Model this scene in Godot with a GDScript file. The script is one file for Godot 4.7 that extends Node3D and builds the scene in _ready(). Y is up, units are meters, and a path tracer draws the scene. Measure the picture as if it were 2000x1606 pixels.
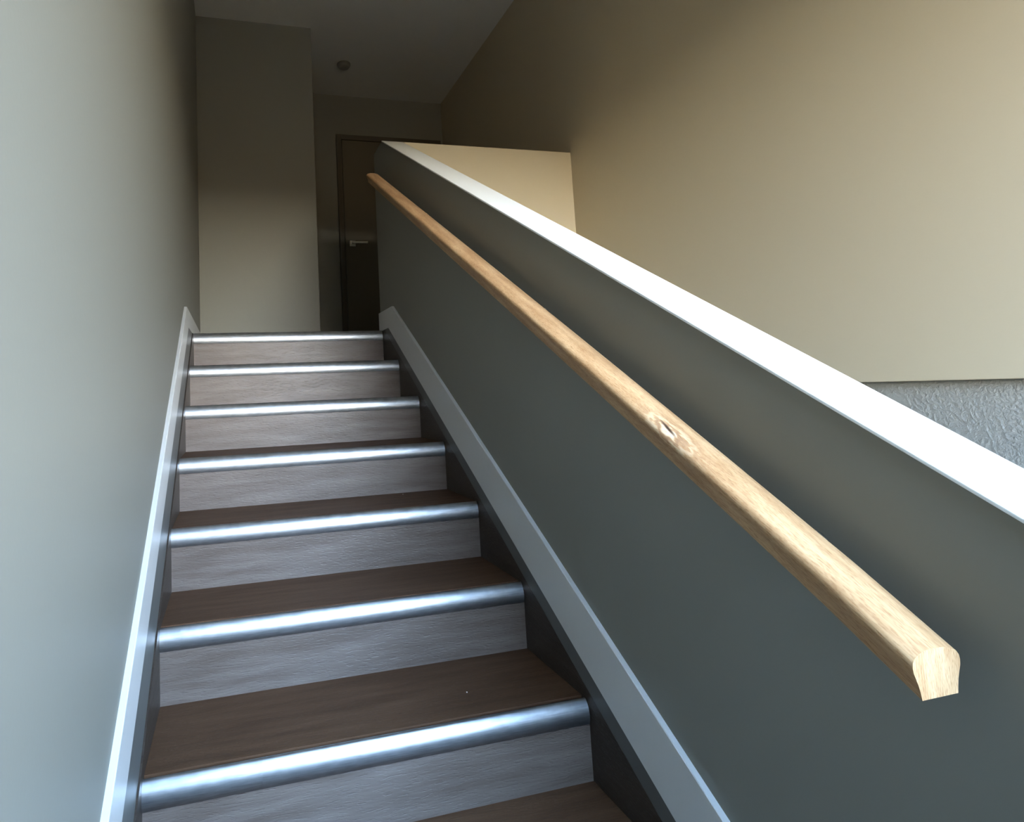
extends Node3D
# Straight staircase between a painted wall and a half wall, daylight from a glazed entrance behind the camera.
# x right across the stair, y up, z towards the entrance (camera looks towards -z).

const RISE := 0.18045
const GOING := 0.3025
const SLOPE := 0.59652      # RISE / GOING
const WIDTH := 0.9951
const LEFT_FACE := -0.0165  # left wall plane
const MID_FACE := 1.004     # stair side of the half wall
const RIGHT_FACE := 2.1544
const LANDING := 1.26315
const FLOOR_Y := -0.54135
const CEIL_Y := 3.6253
const BACK_Z := -3.7575
const PIER_Z := -2.808
const GUARD_Z := -1.6885
const FRONT_Z := 2.6

var M := {}

func _ready():
	# ---- camera (fitted to the photograph: pitch, yaw, roll and a shifted lens)
	var cam := Camera3D.new()
	cam.name = "camera"
	cam.position = Vector3(0.1895, 0.9339, 1.3236)
	cam.rotation = Vector3(0.0875, -0.2447, -0.0417)
	cam.near = 0.05
	cam.far = 60.0
	cam.projection = Camera3D.PROJECTION_FRUSTUM
	cam.keep_aspect = Camera3D.KEEP_HEIGHT
	cam.size = 1606.0 / 1155.9 * cam.near
	cam.frustum_offset = Vector2(259.4, -140.4) / 1155.9 * cam.near
	add_child(cam)
	cam.current = true
	# ---- sky and exposure
	var env := Environment.new()
	env.background_mode = Environment.BG_SKY
	var sky := Sky.new()
	var sm := ProceduralSkyMaterial.new()
	sm.sky_top_color = Color(0.62, 0.80, 1.0)
	sm.sky_horizon_color = Color(1.0, 0.95, 0.84)
	sm.sky_curve = 0.15
	sm.ground_bottom_color = Color(0.20, 0.17, 0.13)
	sm.ground_horizon_color = Color(0.36, 0.30, 0.22)
	sm.ground_curve = 0.1
	sm.sky_energy_multiplier = 1.0
	sm.ground_energy_multiplier = 1.0
	sky.sky_material = sm
	env.sky = sky
	env.background_energy_multiplier = 76.0
	env.ambient_light_source = Environment.AMBIENT_SOURCE_DISABLED
	env.tonemap_mode = Environment.TONE_MAPPER_LINEAR
	env.tonemap_exposure = 1.0
	env.sdfgi_enabled = true
	env.ssao_enabled = true
	env.ssil_enabled = true
	var we := WorldEnvironment.new()
	we.name = "world_environment"
	we.environment = env
	add_child(we)

	make_materials()
	build_shell()
	build_half_wall()
	build_stairs()
	build_skirtings()
	build_handrail()
	build_landing_things()
	build_crumbs()

# ------------------------------------------------------------------ helpers
func tag(o: Node, label: String, category := "", kind := "", group := ""):
	o.set_meta("label", label)
	if category: o.set_meta("category", category)
	if kind: o.set_meta("kind", kind)
	if group: o.set_meta("group", group)
	return o

func base(called: String, at := Vector3.ZERO) -> Node3D:
	var o := Node3D.new()
	o.name = called
	o.position = at
	add_child(o, true)
	return o

func commit(st: SurfaceTool, called: String, mat: Material, parent: Node = self) -> MeshInstance3D:
	var mi := MeshInstance3D.new()
	mi.name = called
	var k := 0
	while parent.has_node(NodePath(mi.name)):
		k += 1
		mi.name = "%s_%03d" % [called, k]
	st.generate_tangents()
	mi.mesh = st.commit()
	mi.material_override = mat
	mi.cast_shadow = GeometryInstance3D.SHADOW_CASTING_SETTING_ON
	parent.add_child(mi, true)
	return mi

func begin() -> SurfaceTool:
	var st := SurfaceTool.new()
	st.begin(Mesh.PRIMITIVE_TRIANGLES)
	return st

# one triangle with given normals, wound clockwise as seen from the side the normals point to
func tri(st: SurfaceTool, p: Array, n: Array, uv: Array):
	var face: Vector3 = (p[1] - p[0]).cross(p[2] - p[0])
	var order := [0, 2, 1] if face.dot(n[0] + n[1] + n[2]) > 0.0 else [0, 1, 2]
	for i in order:
		st.set_normal(n[i])
		st.set_uv(uv[i])
		st.add_vertex(p[i])

func quad(st: SurfaceTool, a: Vector3, b: Vector3, c: Vector3, d: Vector3, na: Vector3, nb: Vector3, nc: Vector3, nd: Vector3, uv: Array):
	tri(st, [a, b, c], [na, nb, nc], [uv[0], uv[1], uv[2]])
	tri(st, [a, c, d], [na, nc, nd], [uv[0], uv[2], uv[3]])

# round the corners of a closed outline; r may be one number or one for each corner
func rounded(poly: Array, r, segs := 3) -> PackedVector2Array:
	var out := PackedVector2Array()
	var n := poly.size()
	for i in n:
		var rr: float = r[i] if r is Array else r
		var p: Vector2 = poly[i]
		if rr <= 0.0:
			out.append(p)
			continue
		var a: Vector2 = (poly[(i + n - 1) % n] - p).normalized()
		var b: Vector2 = (poly[(i + 1) % n] - p).normalized()
		for k in segs + 1:
			var t := float(k) / segs
			var p0: Vector2 = p + a * rr
			var p1: Vector2 = p + b * rr
			out.append(p0.lerp(p, t).lerp(p.lerp(p1, t), t))
	return out

# a prism from an outline: at() lifts an outline point to the two end rings. uv_at maps a point and a normal to uv.
func prism(st: SurfaceTool, outline: PackedVector2Array, at_a: Callable, at_b: Callable, uv_at: Callable, caps := true, crease := 0.72):
	var n := outline.size()
	var A: Array[Vector3] = []
	var B: Array[Vector3] = []
	for q in outline:
		A.append(at_a.call(q))
		B.append(at_b.call(q))
	var newell := Vector3.ZERO
	var ca := Vector3.ZERO
	var cb := Vector3.ZERO
	for i in n:
		newell += A[i].cross(A[(i + 1) % n])
		ca += A[i] / n
		cb += B[i] / n
	var axis := (cb - ca).normalized()
	var turn := 1.0 if newell.dot(axis) > 0.0 else -1.0
	var fn: Array[Vector3] = []
	for i in n:
		fn.append(((A[(i + 1) % n] - A[i]).cross(B[i] - A[i]) * turn).normalized())
	for i in n:
		var j := (i + 1) % n
		var n0 := fn[i]
		var n1 := fn[i]
		var prev := fn[(i + n - 1) % n]
		var next := fn[j]
		if prev.dot(fn[i]) > crease: n0 = (prev + fn[i]).normalized()
		if next.dot(fn[i]) > crease: n1 = (next + fn[i]).normalized()
		quad(st, A[i], A[j], B[j], B[i], n0, n1, n1, n0, [uv_at.call(A[i], fn[i]), uv_at.call(A[j], fn[i]), uv_at.call(B[j], fn[i]), uv_at.call(B[i], fn[i])])
	if caps:
		var idx := Geometry2D.triangulate_polygon(outline)
		for k in range(0, idx.size(), 3):
			for side in 2:
				var R := A if side == 0 else B
				var nn := newell.normalized() * (-turn if side == 0 else turn)
				if nn.dot(axis) * (-1.0 if side == 0 else 1.0) < 0.0: nn = -nn
				tri(st, [R[idx[k]], R[idx[k + 1]], R[idx[k + 2]]], [nn, nn, nn], [uv_at.call(R[idx[k]], nn), uv_at.call(R[idx[k + 1]], nn), uv_at.call(R[idx[k + 2]], nn)])

# uv in metres from the two axes across the face normal
func flat_uv(scale := 1.0, off := Vector2.ZERO) -> Callable:
	return func(p: Vector3, nn: Vector3) -> Vector2:
		var a := nn.abs()
		if a.x > a.y and a.x > a.z: return Vector2(p.z, -p.y) * scale + off
		if a.y > a.z: return Vector2(p.x, p.z) * scale + off
		return Vector2(p.x, -p.y) * scale + off

# outline (z, y) pushed along x from x0 to x1
func along_x(st: SurfaceTool, outline: PackedVector2Array, x0: float, x1: float, uv = null, caps := true, crease := 0.72):
	prism(st, outline, func(q): return Vector3(x0, q.y, q.x), func(q): return Vector3(x1, q.y, q.x), uv if uv != null else flat_uv(), caps, crease)

# outline (x, y) pushed along z
func along_z(st: SurfaceTool, outline: PackedVector2Array, z0: float, z1: float, uv = null, caps := true, crease := 0.72):
	prism(st, outline, func(q): return Vector3(q.x, q.y, z0), func(q): return Vector3(q.x, q.y, z1), uv if uv != null else flat_uv(), caps, crease)

# a box with softened edges along its longest side
func box(st: SurfaceTool, lo: Vector3, hi: Vector3, r := 0.0, uv = null):
	var s := hi - lo
	if s.x >= s.y and s.x >= s.z:
		along_x(st, rounded([Vector2(lo.z, lo.y), Vector2(hi.z, lo.y), Vector2(hi.z, hi.y), Vector2(lo.z, hi.y)], r), lo.x, hi.x, uv)
	elif s.z >= s.y:
		along_z(st, rounded([Vector2(lo.x, lo.y), Vector2(hi.x, lo.y), Vector2(hi.x, hi.y), Vector2(lo.x, hi.y)], r), lo.z, hi.z, uv)
	else:
		var o := rounded([Vector2(lo.x, lo.z), Vector2(hi.x, lo.z), Vector2(hi.x, hi.z), Vector2(lo.x, hi.z)], r)
		prism(st, o, func(q): return Vector3(q.x, lo.y, q.y), func(q): return Vector3(q.x, hi.y, q.y), uv if uv != null else flat_uv())

# turned shape: profile (radius, height) about an axis through at
func lathe(st: SurfaceTool, profile: Array, at: Vector3, axis: Vector3, segs := 32):
	var side := axis.cross(Vector3.RIGHT if absf(axis.x) < 0.9 else Vector3.UP).normalized()
	var other := axis.cross(side).normalized()
	for i in profile.size() - 1:
		var a: Vector2 = profile[i]
		var b: Vector2 = profile[i + 1]
		var d := (b - a).normalized()
		var flat := Vector2(d.y, -d.x)
		for k in segs:
			var p := []
			var nn := []
			for c in [[k, a], [k + 1, a], [k + 1, b], [k, b]]:
				var ang: float = TAU * c[0] / segs
				var rad := side * cos(ang) + other * sin(ang)
				p.append(at + rad * c[1].x + axis * c[1].y)
				nn.append((rad * flat.x + axis * flat.y).normalized())
			var uv := [Vector2(0, 0), Vector2(1, 0), Vector2(1, 1), Vector2(0, 1)]
			if a.x > 0.00001: tri(st, [p[0], p[1], p[2]], [nn[0], nn[1], nn[2]], [uv[0], uv[1], uv[2]])
			if b.x > 0.00001: tri(st, [p[0], p[2], p[3]], [nn[0], nn[2], nn[3]], [uv[0], uv[2], uv[3]])

func tube(st: SurfaceTool, pts: Array, r: float, segs := 12):
	for i in pts.size() - 1:
		var rings := []
		for e in 2:
			var k: int = i + e
			var d: Vector3 = (pts[mini(k + 1, pts.size() - 1)] - pts[maxi(k - 1, 0)]).normalized()
			var u := d.cross(Vector3(0.31, 0.2, 0.93)).normalized()
			var v := d.cross(u)
			var ring := []
			for s in segs + 1:
				var rad := u * cos(TAU * s / segs) + v * sin(TAU * s / segs)
				ring.append([pts[k] + rad * r, rad])
			rings.append(ring)
		for s in segs:
			var a = rings[0][s]; var b = rings[0][s + 1]; var c = rings[1][s + 1]; var d2 = rings[1][s]
			quad(st, a[0], b[0], c[0], d2[0], a[1], b[1], c[1], d2[1], [Vector2(0, 0), Vector2(1, 0), Vector2(1, 1), Vector2(0, 1)])

# ------------------------------------------------------------------ materials
func noise(sd: int, freq: float, oct := 3, kind := FastNoiseLite.TYPE_SIMPLEX_SMOOTH) -> FastNoiseLite:
	var f := FastNoiseLite.new()
	f.seed = sd
	f.noise_type = kind
	f.frequency = freq
	f.fractal_octaves = oct
	return f

func paint(c: Color, rough: float, bump := 0.12, scale := 6.0) -> StandardMaterial3D:
	var m := StandardMaterial3D.new()
	m.albedo_color = c
	m.roughness = rough
	m.metallic_specular = 0.4
	var t := NoiseTexture2D.new()
	t.width = 512
	t.height = 512
	t.seamless = true
	t.as_normal_map = true
	t.bump_strength = 1.5
	t.noise = noise(11, 0.03, 4)
	m.normal_enabled = true
	m.normal_texture = t
	m.normal_scale = bump
	m.uv1_triplanar = true
	m.uv1_world_triplanar = true
	m.uv1_scale = Vector3.ONE * scale
	return m

func plain(c: Color, rough: float, metal := 0.0) -> StandardMaterial3D:
	var m := StandardMaterial3D.new()
	m.albedo_color = c
	m.roughness = rough
	m.metallic = metal
	return m

func make_materials():
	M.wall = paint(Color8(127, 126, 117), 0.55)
	M.hall = paint(Color8(192, 180, 154), 0.5)  # wall paint made lighter and warmer: daylight on the hall side painted in
	M.strip = paint(Color8(94, 95, 93), 0.45, 0.03)
	M.ceiling = paint(Color8(214, 214, 208), 0.8, 0.08)
	M.trim = paint(Color8(202, 203, 200), 0.35, 0.03, 3.0)
	M.cap = paint(Color8(228, 229, 225), 0.4, 0.04, 3.0)
	M.floor = plain(Color8(72, 66, 60), 0.5)
	M.frame = paint(Color8(84, 78, 66), 0.5, 0.03)
	M.door = paint(Color8(98, 91, 76), 0.5, 0.03)
	M.plastic = plain(Color8(124, 121, 112), 0.5)
	M.crumb = plain(Color8(240, 238, 230), 0.8)
	M.bracket = plain(Color8(150, 150, 150), 0.35, 1.0)
	M.handle = plain(Color8(215, 214, 206), 0.45, 1.0)
	# brushed, anodised aluminium: faint scratches along the nosing
	var al := plain(Color8(200, 203, 205), 0.38, 1.0)
	var sc := Image.create(512, 256, false, Image.FORMAT_RGB8)
	var n1 := noise(5, 1.0, 2)
	var n2 := noise(6, 1.0, 3)
	for y in 256:
		for x in 512:
			var g := 0.86 + 0.10 * n1.get_noise_2d(x * 0.02, y * 0.9) + 0.06 * n2.get_noise_2d(x * 0.05, y * 0.12)
			sc.set_pixel(x, y, Color(g, g, g))
	sc.generate_mipmaps()
	al.albedo_texture = ImageTexture.create_from_image(sc)
	M.alu = al
	M.vinyl = vinyl()
	M.vinyl.albedo_color = Color(0.74, 0.715, 0.70)
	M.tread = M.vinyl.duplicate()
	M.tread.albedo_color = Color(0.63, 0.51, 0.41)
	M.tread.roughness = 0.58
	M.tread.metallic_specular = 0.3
	M.stringer = M.vinyl.duplicate()
	M.stringer.albedo_color = Color(0.46, 0.44, 0.42)
	M.oak = oak()
	# coarse trowelled render under the ledge
	var rough := StandardMaterial3D.new()
	rough.albedo_color = Color8(151, 149, 141)
	rough.roughness = 0.7
	var t := NoiseTexture2D.new()
	t.width = 1024
	t.height = 1024
	t.seamless = true
	t.as_normal_map = true
	t.bump_strength = 14.0
	var rn := noise(21, 0.012, 5)
	rn.fractal_type = FastNoiseLite.FRACTAL_RIDGED
	rn.domain_warp_enabled = true
	rn.domain_warp_amplitude = 40.0
	rn.domain_warp_frequency = 0.01
	t.noise = rn
	rough.normal_enabled = true
	rough.normal_texture = t
	rough.normal_scale = 0.5
	rough.uv1_triplanar = true
	rough.uv1_world_triplanar = true
	rough.uv1_scale = Vector3.ONE * 2.9
	M.render = rough

# grey-brown oak-print vinyl plank: 1.28 m x 0.64 m of print, grain along u
func vinyl() -> StandardMaterial3D:
	var w := 1536
	var h := 768
	var col := Image.create(w, h, false, Image.FORMAT_RGB8)
	var bump := Image.create(w, h, false, Image.FORMAT_RGB8)
	var broad := noise(31, 1.0, 2)
	var grain := noise(32, 1.0, 3)
	var pores := noise(33, 1.0, 2)
	var warp := noise(34, 1.0, 2)
	var light := Color8(156, 147, 140)
	var dark := Color8(112, 100, 91)
	for y in h:
		for x in w:
			var wy := y + 9.0 * warp.get_noise_2d(x * 0.0030, y * 0.012)
			var b := broad.get_noise_2d(x * 0.0018, wy * 0.016)
			var rings := sin(wy * 0.12 + 7.0 * warp.get_noise_2d(x * 0.0013 + 70.0, wy * 0.005))
			var g := grain.get_noise_2d(x * 0.007, wy * 0.16)
			var p := pores.get_noise_2d(x * 0.020, wy * 0.26)
			var crack := clampf((p - 0.30) * 3.5, 0.0, 1.0)
			var v := clampf(0.5 + 0.40 * b + 0.05 * rings + 0.26 * g - 0.16 * crack, 0.0, 1.0)
			col.set_pixel(x, y, dark.lerp(light, v))
			var e := clampf(0.6 + 0.12 * g + 0.03 * rings - 0.5 * crack, 0.0, 1.0)
			bump.set_pixel(x, y, Color(e, e, e))
	col.generate_mipmaps()
	bump.bump_map_to_normal_map(2.0)
	bump.generate_mipmaps()
	var m := StandardMaterial3D.new()
	m.albedo_texture = ImageTexture.create_from_image(col)
	m.normal_enabled = true
	m.normal_texture = ImageTexture.create_from_image(bump)
	m.normal_scale = 0.6
	m.roughness = 0.42
	m.metallic_specular = 0.45
	return m

# oiled oak: u along the rail (2.44 m), v around it; one knot with a split
func oak() -> StandardMaterial3D:
	var w := 2048
	var h := 256
	var col := Image.create(w, h, false, Image.FORMAT_RGB8)
	var bump := Image.create(w, h, false, Image.FORMAT_RGB8)
	var broad := noise(41, 1.0, 2)
	var grain := noise(42, 1.0, 3)
	var pores := noise(43, 1.0, 2)
	var light := Color8(192, 157, 116)
	var dark := Color8(144, 104, 66)
	var knot := Vector2(296.0, 158.0)     # texels
	for y in h:
		for x in w:
			var d := Vector2((x - knot.x) / 44.0, (y - knot.y) / 26.0)
			var near := exp(-d.length_squared())
			var wy := y + near * 26.0 * signf(d.y) * (1.0 - near)
			var b := broad.get_noise_2d(x * 0.006, wy * 0.03)
			var g := grain.get_noise_2d(x * 0.030, wy * 0.26)
			var p := pores.get_noise_2d(x * 0.07, wy * 0.5)
			var pore := clampf((p - 0.22) * 4.0, 0.0, 1.0)
			var v := clampf(0.66 + 0.40 * b + 0.30 * g - 0.45 * pore, 0.0, 1.0)
			var c := dark.lerp(light, v)
			# knot: swirling rings, pale figure below it, a dark split
			var swirl := sin(d.length() * 9.0 + 2.5 * broad.get_noise_2d(x * 0.05, y * 0.08))
			c = c.lerp(Color8(124, 92, 68) if swirl < 0.0 else Color8(214, 196, 170), near * (0.2 + 0.55 * absf(swirl)))
			var core := Vector2((x - knot.x - 6.0) / 15.0, (y - knot.y + 4.0 + 0.25 * (x - knot.x)) / 3.4)
			var split := clampf(1.35 - core.length(), 0.0, 1.0)
			c = c.lerp(Color8(46, 30, 20), split)
			col.set_pixel(x, y, c)
			var e := clampf(0.65 + 0.2 * g - 0.4 * pore + 0.12 * swirl * near - 0.6 * split, 0.0, 1.0)
			bump.set_pixel(x, y, Color(e, e, e))
	col.generate_mipmaps()
	bump.bump_map_to_normal_map(2.0)
	bump.generate_mipmaps()
	var m := StandardMaterial3D.new()
	m.albedo_texture = ImageTexture.create_from_image(col)
	m.normal_enabled = true
	m.normal_texture = ImageTexture.create_from_image(bump)
	m.normal_scale = 0.4
	m.roughness = 0.5
	return m

# ------------------------------------------------------------------ the room
func build_shell():
	var t := 0.12
	var st := begin()
	box(st, Vector3(LEFT_FACE - t, FLOOR_Y - t, BACK_Z - t), Vector3(LEFT_FACE, CEIL_Y + t, FRONT_Z + t))
	tag(commit(st, "wall_left", M.wall), "smooth beige painted wall along the left of the stair", "wall", "structure")

	st = begin()
	box(st, Vector3(LEFT_FACE, LANDING, BACK_Z - t), Vector3(RIGHT_FACE, CEIL_Y, BACK_Z))
	tag(commit(st, "wall_back", M.wall), "dim painted wall at the end of the upper landing around the door", "wall", "structure")

	st = begin()
	box(st, Vector3(LEFT_FACE, LANDING, BACK_Z), Vector3(0.7972, CEIL_Y, PIER_Z), 0.002)
	tag(commit(st, "wall_pier", M.wall), "flat beige wall face standing at the left above the top step", "wall", "structure")

	# right wall: smooth board above, recessed coarse render below a ledge
	var rw := base("wall_right", Vector3(RIGHT_FACE, 0.0, 0.0))
	tag(rw, "tall beige wall on the right beyond the sloping white cap", "wall", "structure")
	st = begin()
	along_z(st, rounded([Vector2(0, 0.8968), Vector2(t, 0.8968), Vector2(t, CEIL_Y + t), Vector2(0, CEIL_Y + t)], [0.003, 0, 0, 0]), BACK_Z - t, FRONT_Z + t)
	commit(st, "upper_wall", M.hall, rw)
	st = begin()
	box(st, Vector3(0.022, FLOOR_Y - t, BACK_Z - t), Vector3(t, 0.8968, FRONT_Z + t))
	tag(commit(st, "rough_base", M.render, rw), "coarse grey render below the ledge")

	st = begin()
	box(st, Vector3(LEFT_FACE, CEIL_Y, BACK_Z - t), Vector3(RIGHT_FACE, CEIL_Y + t, FRONT_Z + t))
	tag(commit(st, "ceiling", M.ceiling), "plain white ceiling above the landing and the stair", "ceiling", "structure")

	st = begin()
	box(st, Vector3(LEFT_FACE, FLOOR_Y - t, BACK_Z), Vector3(RIGHT_FACE + 0.022, FLOOR_Y, FRONT_Z + t))
	tag(commit(st, "floor", M.floor), "entrance floor at the foot of the stair", "floor", "structure")

	st = begin()
	box(st, Vector3(LEFT_FACE, LANDING - 0.2, BACK_Z - t), Vector3(RIGHT_FACE, LANDING, -6.0 * GOING - 0.012))
	tag(commit(st, "floor_landing", M.vinyl), "upper landing floor behind the top nosing", "floor", "structure")

	# entrance wall behind the camera with its glazed opening
	var x0 := 0.67
	var x1 := 2.12
	var head := 2.45
	var sill := 0.85
	st = begin()
	box(st, Vector3(LEFT_FACE, FLOOR_Y, FRONT_Z), Vector3(x0, CEIL_Y, FRONT_Z + t))
	box(st, Vector3(x1, FLOOR_Y, FRONT_Z), Vector3(RIGHT_FACE + 0.022, CEIL_Y, FRONT_Z + t))
	box(st, Vector3(x0, head, FRONT_Z), Vector3(x1, CEIL_Y, FRONT_Z + t))
	box(st, Vector3(x0, FLOOR_Y, FRONT_Z), Vector3(x1, sill, FRONT_Z + t))
	tag(commit(st, "wall_front", M.wall), "entrance wall behind the viewer with a tall window opening", "wall", "structure")
	var win := base("window_1", Vector3((x0 + x1) / 2.0, sill, FRONT_Z + 0.06))
	tag(win, "tall entrance window behind the viewer", "window", "structure")
	st = begin()
	var hw := (x1 - x0) / 2.0
	var hh := head - sill
	box(st, Vector3(-hw, 0, -0.03), Vector3(-hw + 0.05, hh, 0.03), 0.004)
	box(st, Vector3(hw - 0.05, 0, -0.03), Vector3(hw, hh, 0.03), 0.004)
	box(st, Vector3(-hw + 0.05, hh - 0.05, -0.03), Vector3(hw - 0.05, hh, 0.03), 0.004)
	box(st, Vector3(-hw + 0.05, 0, -0.03), Vector3(hw - 0.05, 0.05, 0.03), 0.004)
	commit(st, "window_frame", M.cap, win)

func cap_y(z: float) -> float:
	return 1.285 - SLOPE * z if z > GUARD_Z else 1.285 - SLOPE * GUARD_Z

func build_half_wall():
	var foot := 1.15
	var end := -1.885
	var thick := 0.005
	var st := begin()
	var drop := thick / 0.859
	along_x(st, PackedVector2Array([Vector2(foot, FLOOR_Y), Vector2(foot, cap_y(foot) - drop), Vector2(GUARD_Z, cap_y(GUARD_Z) - drop), Vector2(GUARD_Z, cap_y(GUARD_Z)), Vector2(end, cap_y(GUARD_Z)), Vector2(end, FLOOR_Y)]), MID_FACE, 1.118)
	tag(commit(st, "wall_middle", M.wall), "sloping half wall between the stair and the entrance hall", "wall", "structure")
	# white cap following the slope up to the landing guard
	st = begin()
	var o := rounded([Vector2(1.001, -drop), Vector2(1.121, -drop), Vector2(1.121, 0), Vector2(1.001, 0)], [0.0, 0.0, 0.002, 0.002], 3)
	prism(st, o, func(q): return Vector3(q.x, cap_y(foot + 0.004) + q.y, foot + 0.004), func(q): return Vector3(q.x, cap_y(GUARD_Z) + q.y, GUARD_Z), flat_uv())
	tag(commit(st, "trim_1", M.cap), "white painted cap board running down the top of the half wall", "trim", "structure")
	# guard across the landing, facing the hall
	st = begin()
	box(st, Vector3(1.118, FLOOR_Y, end), Vector3(RIGHT_FACE, cap_y(GUARD_Z), GUARD_Z), 0.0)
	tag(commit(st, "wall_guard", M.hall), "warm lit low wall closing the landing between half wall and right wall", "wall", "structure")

# ------------------------------------------------------------------ the stair
func build_stairs():
	var s := base("staircase", Vector3(0, FLOOR_Y, 3.0 * GOING))
	tag(s, "straight flight of grey-brown wood-look steps with silver metal nosings between two white skirtings", "staircase")
	var rng := RandomNumberGenerator.new()
	rng.seed = 77
	var o := s.position
	# nosing outline (z, y) about the riser top
	var nose := PackedVector2Array([Vector2(0.0002, -0.0500), Vector2(0.0002, -0.0200), Vector2(-0.0120, -0.0200), Vector2(-0.0120, 0.0024), Vector2(-0.0090, 0.0030)])
	for k in 15:
		var a := deg_to_rad(46.0 - 68.0 * k / 14.0)
		nose.append(Vector2(-0.0409 + 0.0489 * cos(a), -0.0322 + 0.0489 * sin(a)))
	for k in range(-3, 7):
		var z := -k * GOING
		var off := Vector2(rng.randf(), rng.randf())
		# riser between level k and k + 1
		var st := begin()
		box(st, Vector3(0.0, k * RISE, z - 0.012) - o, Vector3(WIDTH, (k + 1) * RISE - 0.021, z) - o, 0.0, wood_uv(Vector2(0.02 + 0.18 * rng.randf(), 0.02 + 0.62 * rng.randf()), Vector3(0, (k + 1) * RISE, z) - o))
		commit(st, "riser", M.vinyl, s)
		# tread of level k + 1 (the landing carries the last)
		if k < 6:
			st = begin()
			var y := (k + 1) * RISE
			box(st, Vector3(0.0, y - 0.022, z - GOING) - o, Vector3(WIDTH, y, z - 0.0290) - o, 0.0, wood_uv(Vector2(0.02 + 0.18 * rng.randf(), 0.02 + 0.45 * rng.randf()), Vector3(0, y, z - GOING) - o))
			commit(st, "tread", M.tread, s)
		st = begin()
		var shift := Vector2(z - o.z, (k + 1) * RISE - o.y)
		var outline := PackedVector2Array()
		for q in nose: outline.append(q + shift)
		along_x(st, outline, 0.0, WIDTH - 0.003, func(p: Vector3, _n: Vector3): return Vector2(p.x * 1.0 + off.x, (p.y + p.z) * 3.0 + off.y), true, 0.6)
		commit(st, "nosing", M.alu, s)
	# side strings that the steps die into; their upper edge runs just above the nosings
	for side in 2:
		var x0 := LEFT_FACE + 0.0003 if side == 0 else WIDTH + 0.0003
		var x1 := -0.0003 if side == 0 else MID_FACE - 0.0003
		var st2 := begin()
		var top := func(z: float) -> float: return 0.205 - SLOPE * z
		var zt := (0.205 - LANDING) / SLOPE
		var p := PackedVector2Array([Vector2(0.95, FLOOR_Y), Vector2(0.95, top.call(0.95)), Vector2(zt, LANDING), Vector2(-1.83, LANDING), Vector2(-1.83, FLOOR_Y)])
		for i in p.size(): p[i] -= Vector2(o.z, o.y)
		along_x(st2, p, x0, x1, wood_uv(Vector2(0.3, 0.1)))
		commit(st2, "side_string", M.stringer, s)
		# painted strip between the string and the skirting
		var st3 := begin()
		var up := 0.36 if side == 0 else 0.27
		var zu := (up - LANDING) / SLOPE
		var q := PackedVector2Array([Vector2(0.95, 0.2055 - SLOPE * 0.95), Vector2(0.95, up - SLOPE * 0.95), Vector2(zu, LANDING), Vector2(zt, LANDING + 0.0005)])
		for i in q.size(): q[i] -= Vector2(o.z, o.y)
		along_x(st3, q, x0, x1 - 0.004 if side == 0 else x1, flat_uv())
		commit(st3, "painted_strip", M.strip, s)

func wood_uv(off: Vector2, from := Vector3.ZERO) -> Callable:
	return func(p: Vector3, nn: Vector3) -> Vector2:
		var a := nn.abs()
		var q := p - from
		if a.x > a.y and a.x > a.z: return Vector2(q.z / 1.28, -q.y / 0.64) + off
		if a.y > a.z: return Vector2(q.x / 1.28, q.z / 0.64) + off
		return Vector2(q.x / 1.28, -q.y / 0.64) + off

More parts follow.
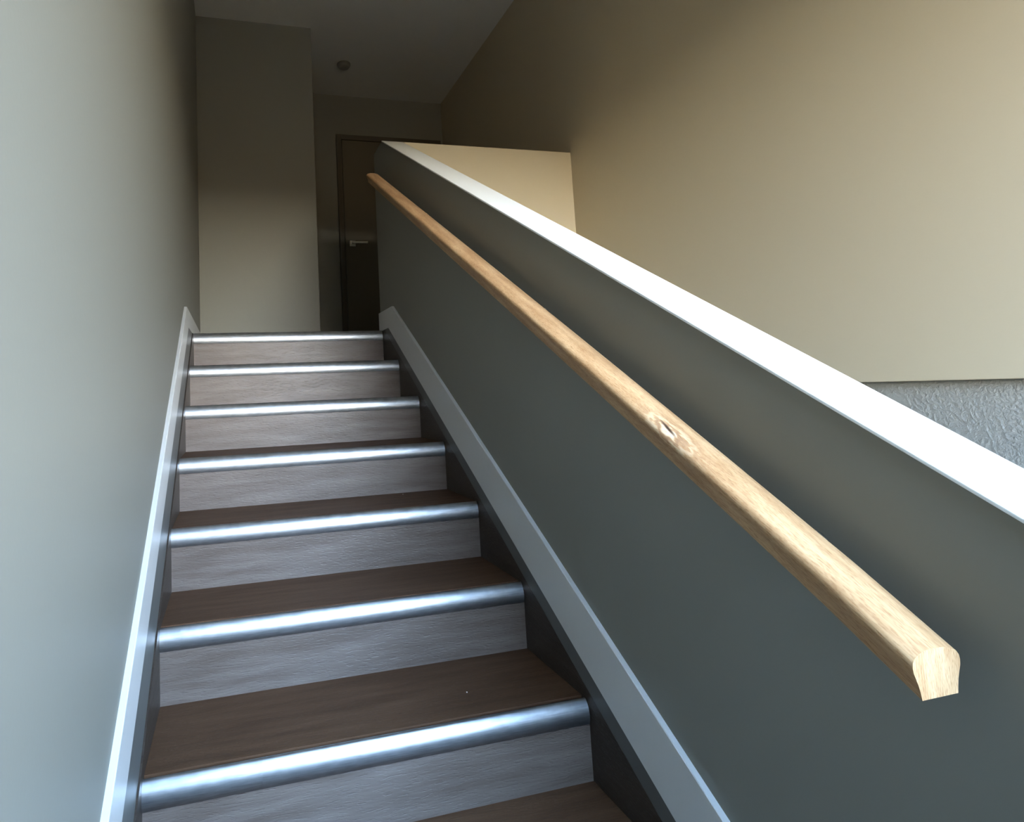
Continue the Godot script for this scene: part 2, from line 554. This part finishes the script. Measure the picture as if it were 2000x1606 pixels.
func build_skirtings():
	for side in 2:
		var hi := 0.486 if side == 0 else 0.415
		var lo := 0.349 if side == 0 else 0.262
		var x0 := LEFT_FACE if side == 0 else WIDTH - 0.004
		var x1 := -0.004 if side == 0 else MID_FACE
		var yt := 1.349 if side == 0 else 1.3675
		var end := PIER_Z if side == 0 else -1.876
		var zt := (hi - yt) / SLOPE
		var foot := 0.98
		var zl := (lo - LANDING) / SLOPE
		var o := rounded([Vector2(foot, lo - SLOPE * foot), Vector2(foot, hi - SLOPE * foot), Vector2(zt, yt), Vector2(end, yt), Vector2(end, LANDING), Vector2(zl, LANDING)], 0.0)
		var st := begin()
		# board with a small round on the top edge of the exposed face: two layers
		var face := x1 if side == 0 else x0
		var back := x0 if side == 0 else x1
		var step := 0.0016 * (1.0 if side == 0 else -1.0)
		var small := PackedVector2Array([Vector2(foot, lo + 0.002 - SLOPE * foot), Vector2(foot, hi - 0.002 - SLOPE * foot), Vector2(zt + 0.001, yt - 0.0018), Vector2(end + (0.0 if side == 0 else 0.0016), yt - 0.0018), Vector2(end + (0.0 if side == 0 else 0.0016), LANDING), Vector2(zl, LANDING + 0.001)])
		prism(st, o, func(q): return Vector3(back, q.y, q.x), func(q): return Vector3(face - step, q.y, q.x), flat_uv(), false)
		var n := o.size()
		var axis := Vector3(signf(step), 0, 0)
		for i in n:
			var j := (i + 1) % n
			var a := Vector3(face - step, o[i].y, o[i].x)
			var b := Vector3(face - step, o[j].y, o[j].x)
			var c := Vector3(face, small[j].y, small[j].x)
			var d := Vector3(face, small[i].y, small[i].x)
			var nn := (b - a).cross(d - a).normalized()
			if nn.dot(axis) < 0.0: nn = -nn
			quad(st, a, b, c, d, nn, nn, nn, nn, [Vector2(), Vector2(), Vector2(), Vector2()])
		var idx := Geometry2D.triangulate_polygon(small)
		for k in range(0, idx.size(), 3):
			var p := []
			for e in 3: p.append(Vector3(face, small[idx[k + e]].y, small[idx[k + e]].x))
			tri(st, p, [axis, axis, axis], [Vector2(p[0].z, p[0].y), Vector2(p[1].z, p[1].y), Vector2(p[2].z, p[2].y)])
		tag(commit(st, "baseboard_left" if side == 0 else "baseboard_right", M.trim),
			"white skirting board sloping up the left wall beside the steps" if side == 0 else "white skirting board sloping up the half wall beside the steps", "skirting", "structure")

# ------------------------------------------------------------------ handrail
# the timber has a slight bow, highest in its lower third
func bow(t: float) -> float:
	return 0.009 * sin(PI * sqrt(clampf(t, 0.0, 1.0)))

func build_handrail():
	var near := 0.8122
	var far := -1.62
	var y0 := 0.5787
	var hr := base("handrail", Vector3(0.927, y0, near))
	tag(hr, "pale oak handrail with a knot, fixed along the sloping half wall", "handrail")
	# plumb-cut section (x, y) about the bottom left corner
	var half := [[0.0, 0.0], [0.0262, 0.0], [0.0272, 0.007], [0.0290, 0.0150], [0.0316, 0.0225], [0.0340, 0.0290], [0.0347, 0.0345], [0.0338, 0.0395], [0.0305, 0.0440], [0.0235, 0.0477], [0.0130, 0.0503], [0.0, 0.0512]]
	var o := PackedVector2Array()
	for q in half: o.append(Vector2(q[0], q[1]))
	for i in range(half.size() - 2, 0, -1): o.append(Vector2(-half[i][0], half[i][1]))
	# distance round the section for the grain
	var run := [0.0]
	for i in o.size(): run.append(run[i] + o[i].distance_to(o[(i + 1) % o.size()]))
	var total: float = run[o.size()]
	var st := begin()
	var length := near - far
	var rings := 24
	var n := o.size()
	var fn := []
	for i in n:
		var d := (o[(i + 1) % n] - o[i])
		fn.append(Vector3(d.y, -d.x, -d.x * SLOPE).normalized())
	for i in n:
		var j := (i + 1) % n
		var n0: Vector3 = fn[i]
		var n1: Vector3 = fn[i]
		if fn[(i + n - 1) % n].dot(fn[i]) > 0.6: n0 = (fn[(i + n - 1) % n] + fn[i]).normalized()
		if fn[j].dot(fn[i]) > 0.6: n1 = (fn[j] + fn[i]).normalized()
		for r in rings:
			var za := -length * r / rings
			var zb := -length * (r + 1) / rings
			var ya := -za * SLOPE + bow(-za / length)
			var yb := -zb * SLOPE + bow(-zb / length)
			var a := Vector3(o[i].x, o[i].y + ya, za)
			var b := Vector3(o[j].x, o[j].y + ya, za)
			var c := Vector3(o[j].x, o[j].y + yb, zb)
			var d2 := Vector3(o[i].x, o[i].y + yb, zb)
			var ua := float(r) / rings
			var ub := float(r + 1) / rings
			quad(st, a, b, c, d2, n0, n1, n1, n0, [Vector2(ua, run[i] / total), Vector2(ua, run[i + 1] / total), Vector2(ub, run[i + 1] / total), Vector2(ub, run[i] / total)])
	var idx := Geometry2D.triangulate_polygon(o)
	for e in 2:
		var z := 0.0 if e == 0 else -length
		var nn := Vector3(0, 0, 1) if e == 0 else Vector3(0, 0, -1)
		for k in range(0, idx.size(), 3):
			var p := []
			var uv := []
			for m in 3:
				var q: Vector2 = o[idx[k + m]]
				p.append(Vector3(q.x, q.y - z * SLOPE, z))
				uv.append(Vector2(0.62 + q.y * 0.5, 0.3 + q.x * 6.0))
			tri(st, p, [nn, nn, nn], uv)
	commit(st, "rail", M.oak, hr)
	# three steel brackets tucked between rail and wall
	for zb in [0.62, -0.10, -1.02]:
		var yb: float = y0 + (near - zb) * SLOPE + bow((near - zb) / length)
		st = begin()
		var wall := Vector3(MID_FACE, yb - 0.012, zb) - hr.position
		lathe(st, [Vector2(0.0, 0.0), Vector2(0.019, 0.0), Vector2(0.019, 0.003), Vector2(0.016, 0.005), Vector2(0.0, 0.005)], wall, Vector3.LEFT, 24)
		var pts := []
		for k in 9:
			var t := k / 8.0
			pts.append(wall + Vector3(-0.004 - 0.0735 * sin(t * PI / 2.0), -0.004 + 0.016 * (1.0 - cos(t * PI / 2.0)), 0))
		tube(st, pts, 0.006)
		commit(st, "bracket", M.bracket, hr)

# ------------------------------------------------------------------ upper landing
func build_landing_things():
	# door in the back wall
	var d := base("door_1", Vector3(1.63, LANDING, BACK_Z))
	tag(d, "dark door with a metal lever handle at the end of the landing", "door", "structure")
	var st := begin()
	var l := 1.133 - 1.63
	var r := 2.127 - 1.63
	var top := 3.252 - LANDING
	box(st, Vector3(l, 0, 0), Vector3(l + 0.047, top, 0.022), 0.003)
	box(st, Vector3(r - 0.047, 0, 0), Vector3(r, top, 0.022), 0.003)
	box(st, Vector3(l + 0.047, top - 0.047, 0), Vector3(r - 0.047, top, 0.022), 0.003)
	commit(st, "door_frame", M.frame, d)
	st = begin()
	box(st, Vector3(l + 0.051, 0.006, 0.001), Vector3(r - 0.051, top - 0.051, 0.016), 0.002)
	commit(st, "door_leaf", M.door, d)
	# lever handle on a square rose
	var hx := 1.247 - 1.63
	var hy := 2.251 - LANDING
	st = begin()
	box(st, Vector3(hx - 0.026, hy - 0.026, 0.016), Vector3(hx + 0.026, hy + 0.026, 0.025), 0.003)
	tube(st, [Vector3(hx, hy, 0.022), Vector3(hx, hy, 0.05), Vector3(hx, hy, 0.064)], 0.009)
	box(st, Vector3(hx - 0.010, hy - 0.010, 0.056), Vector3(hx + 0.128, hy + 0.010, 0.072), 0.005)
	commit(st, "door_handle", M.handle, d)
	# smoke detector on the ceiling
	var sd := base("smoke_detector", Vector3(1.126, CEIL_Y, -3.24))
	tag(sd, "small round white smoke detector on the ceiling above the landing", "smoke detector")
	st = begin()
	lathe(st, [Vector2(0.0, 0.0), Vector2(0.056, 0.0), Vector2(0.056, 0.010), Vector2(0.052, 0.012)], Vector3.ZERO, Vector3.DOWN)
	commit(st, "mounting_base", M.plastic, sd)
	st = begin()
	lathe(st, [Vector2(0.052, 0.012), Vector2(0.050, 0.020), Vector2(0.042, 0.030), Vector2(0.026, 0.036), Vector2(0.0, 0.038)], Vector3.ZERO, Vector3.DOWN)
	commit(st, "cover", M.plastic, sd)

func build_crumbs():
	for c in [[Vector3(0.738, RISE, -0.1266), "tiny white crumb on the wide brown tread lowest but one in view"], [Vector3(0.805, 3.0 * RISE, -0.8727), "tiny white crumb on the narrower brown tread two steps further up"]]:
		var st := begin()
		lathe(st, [Vector2(0.0, 0.0), Vector2(0.0016, 0.0), Vector2(0.0020, 0.0009), Vector2(0.0013, 0.0018), Vector2(0.0, 0.0021)], Vector3.ZERO, Vector3.UP, 7)
		var o := commit(st, "crumb", M.crumb)
		o.position = c[0]
		tag(o, c[1], "crumb", "", "crumbs on the treads")
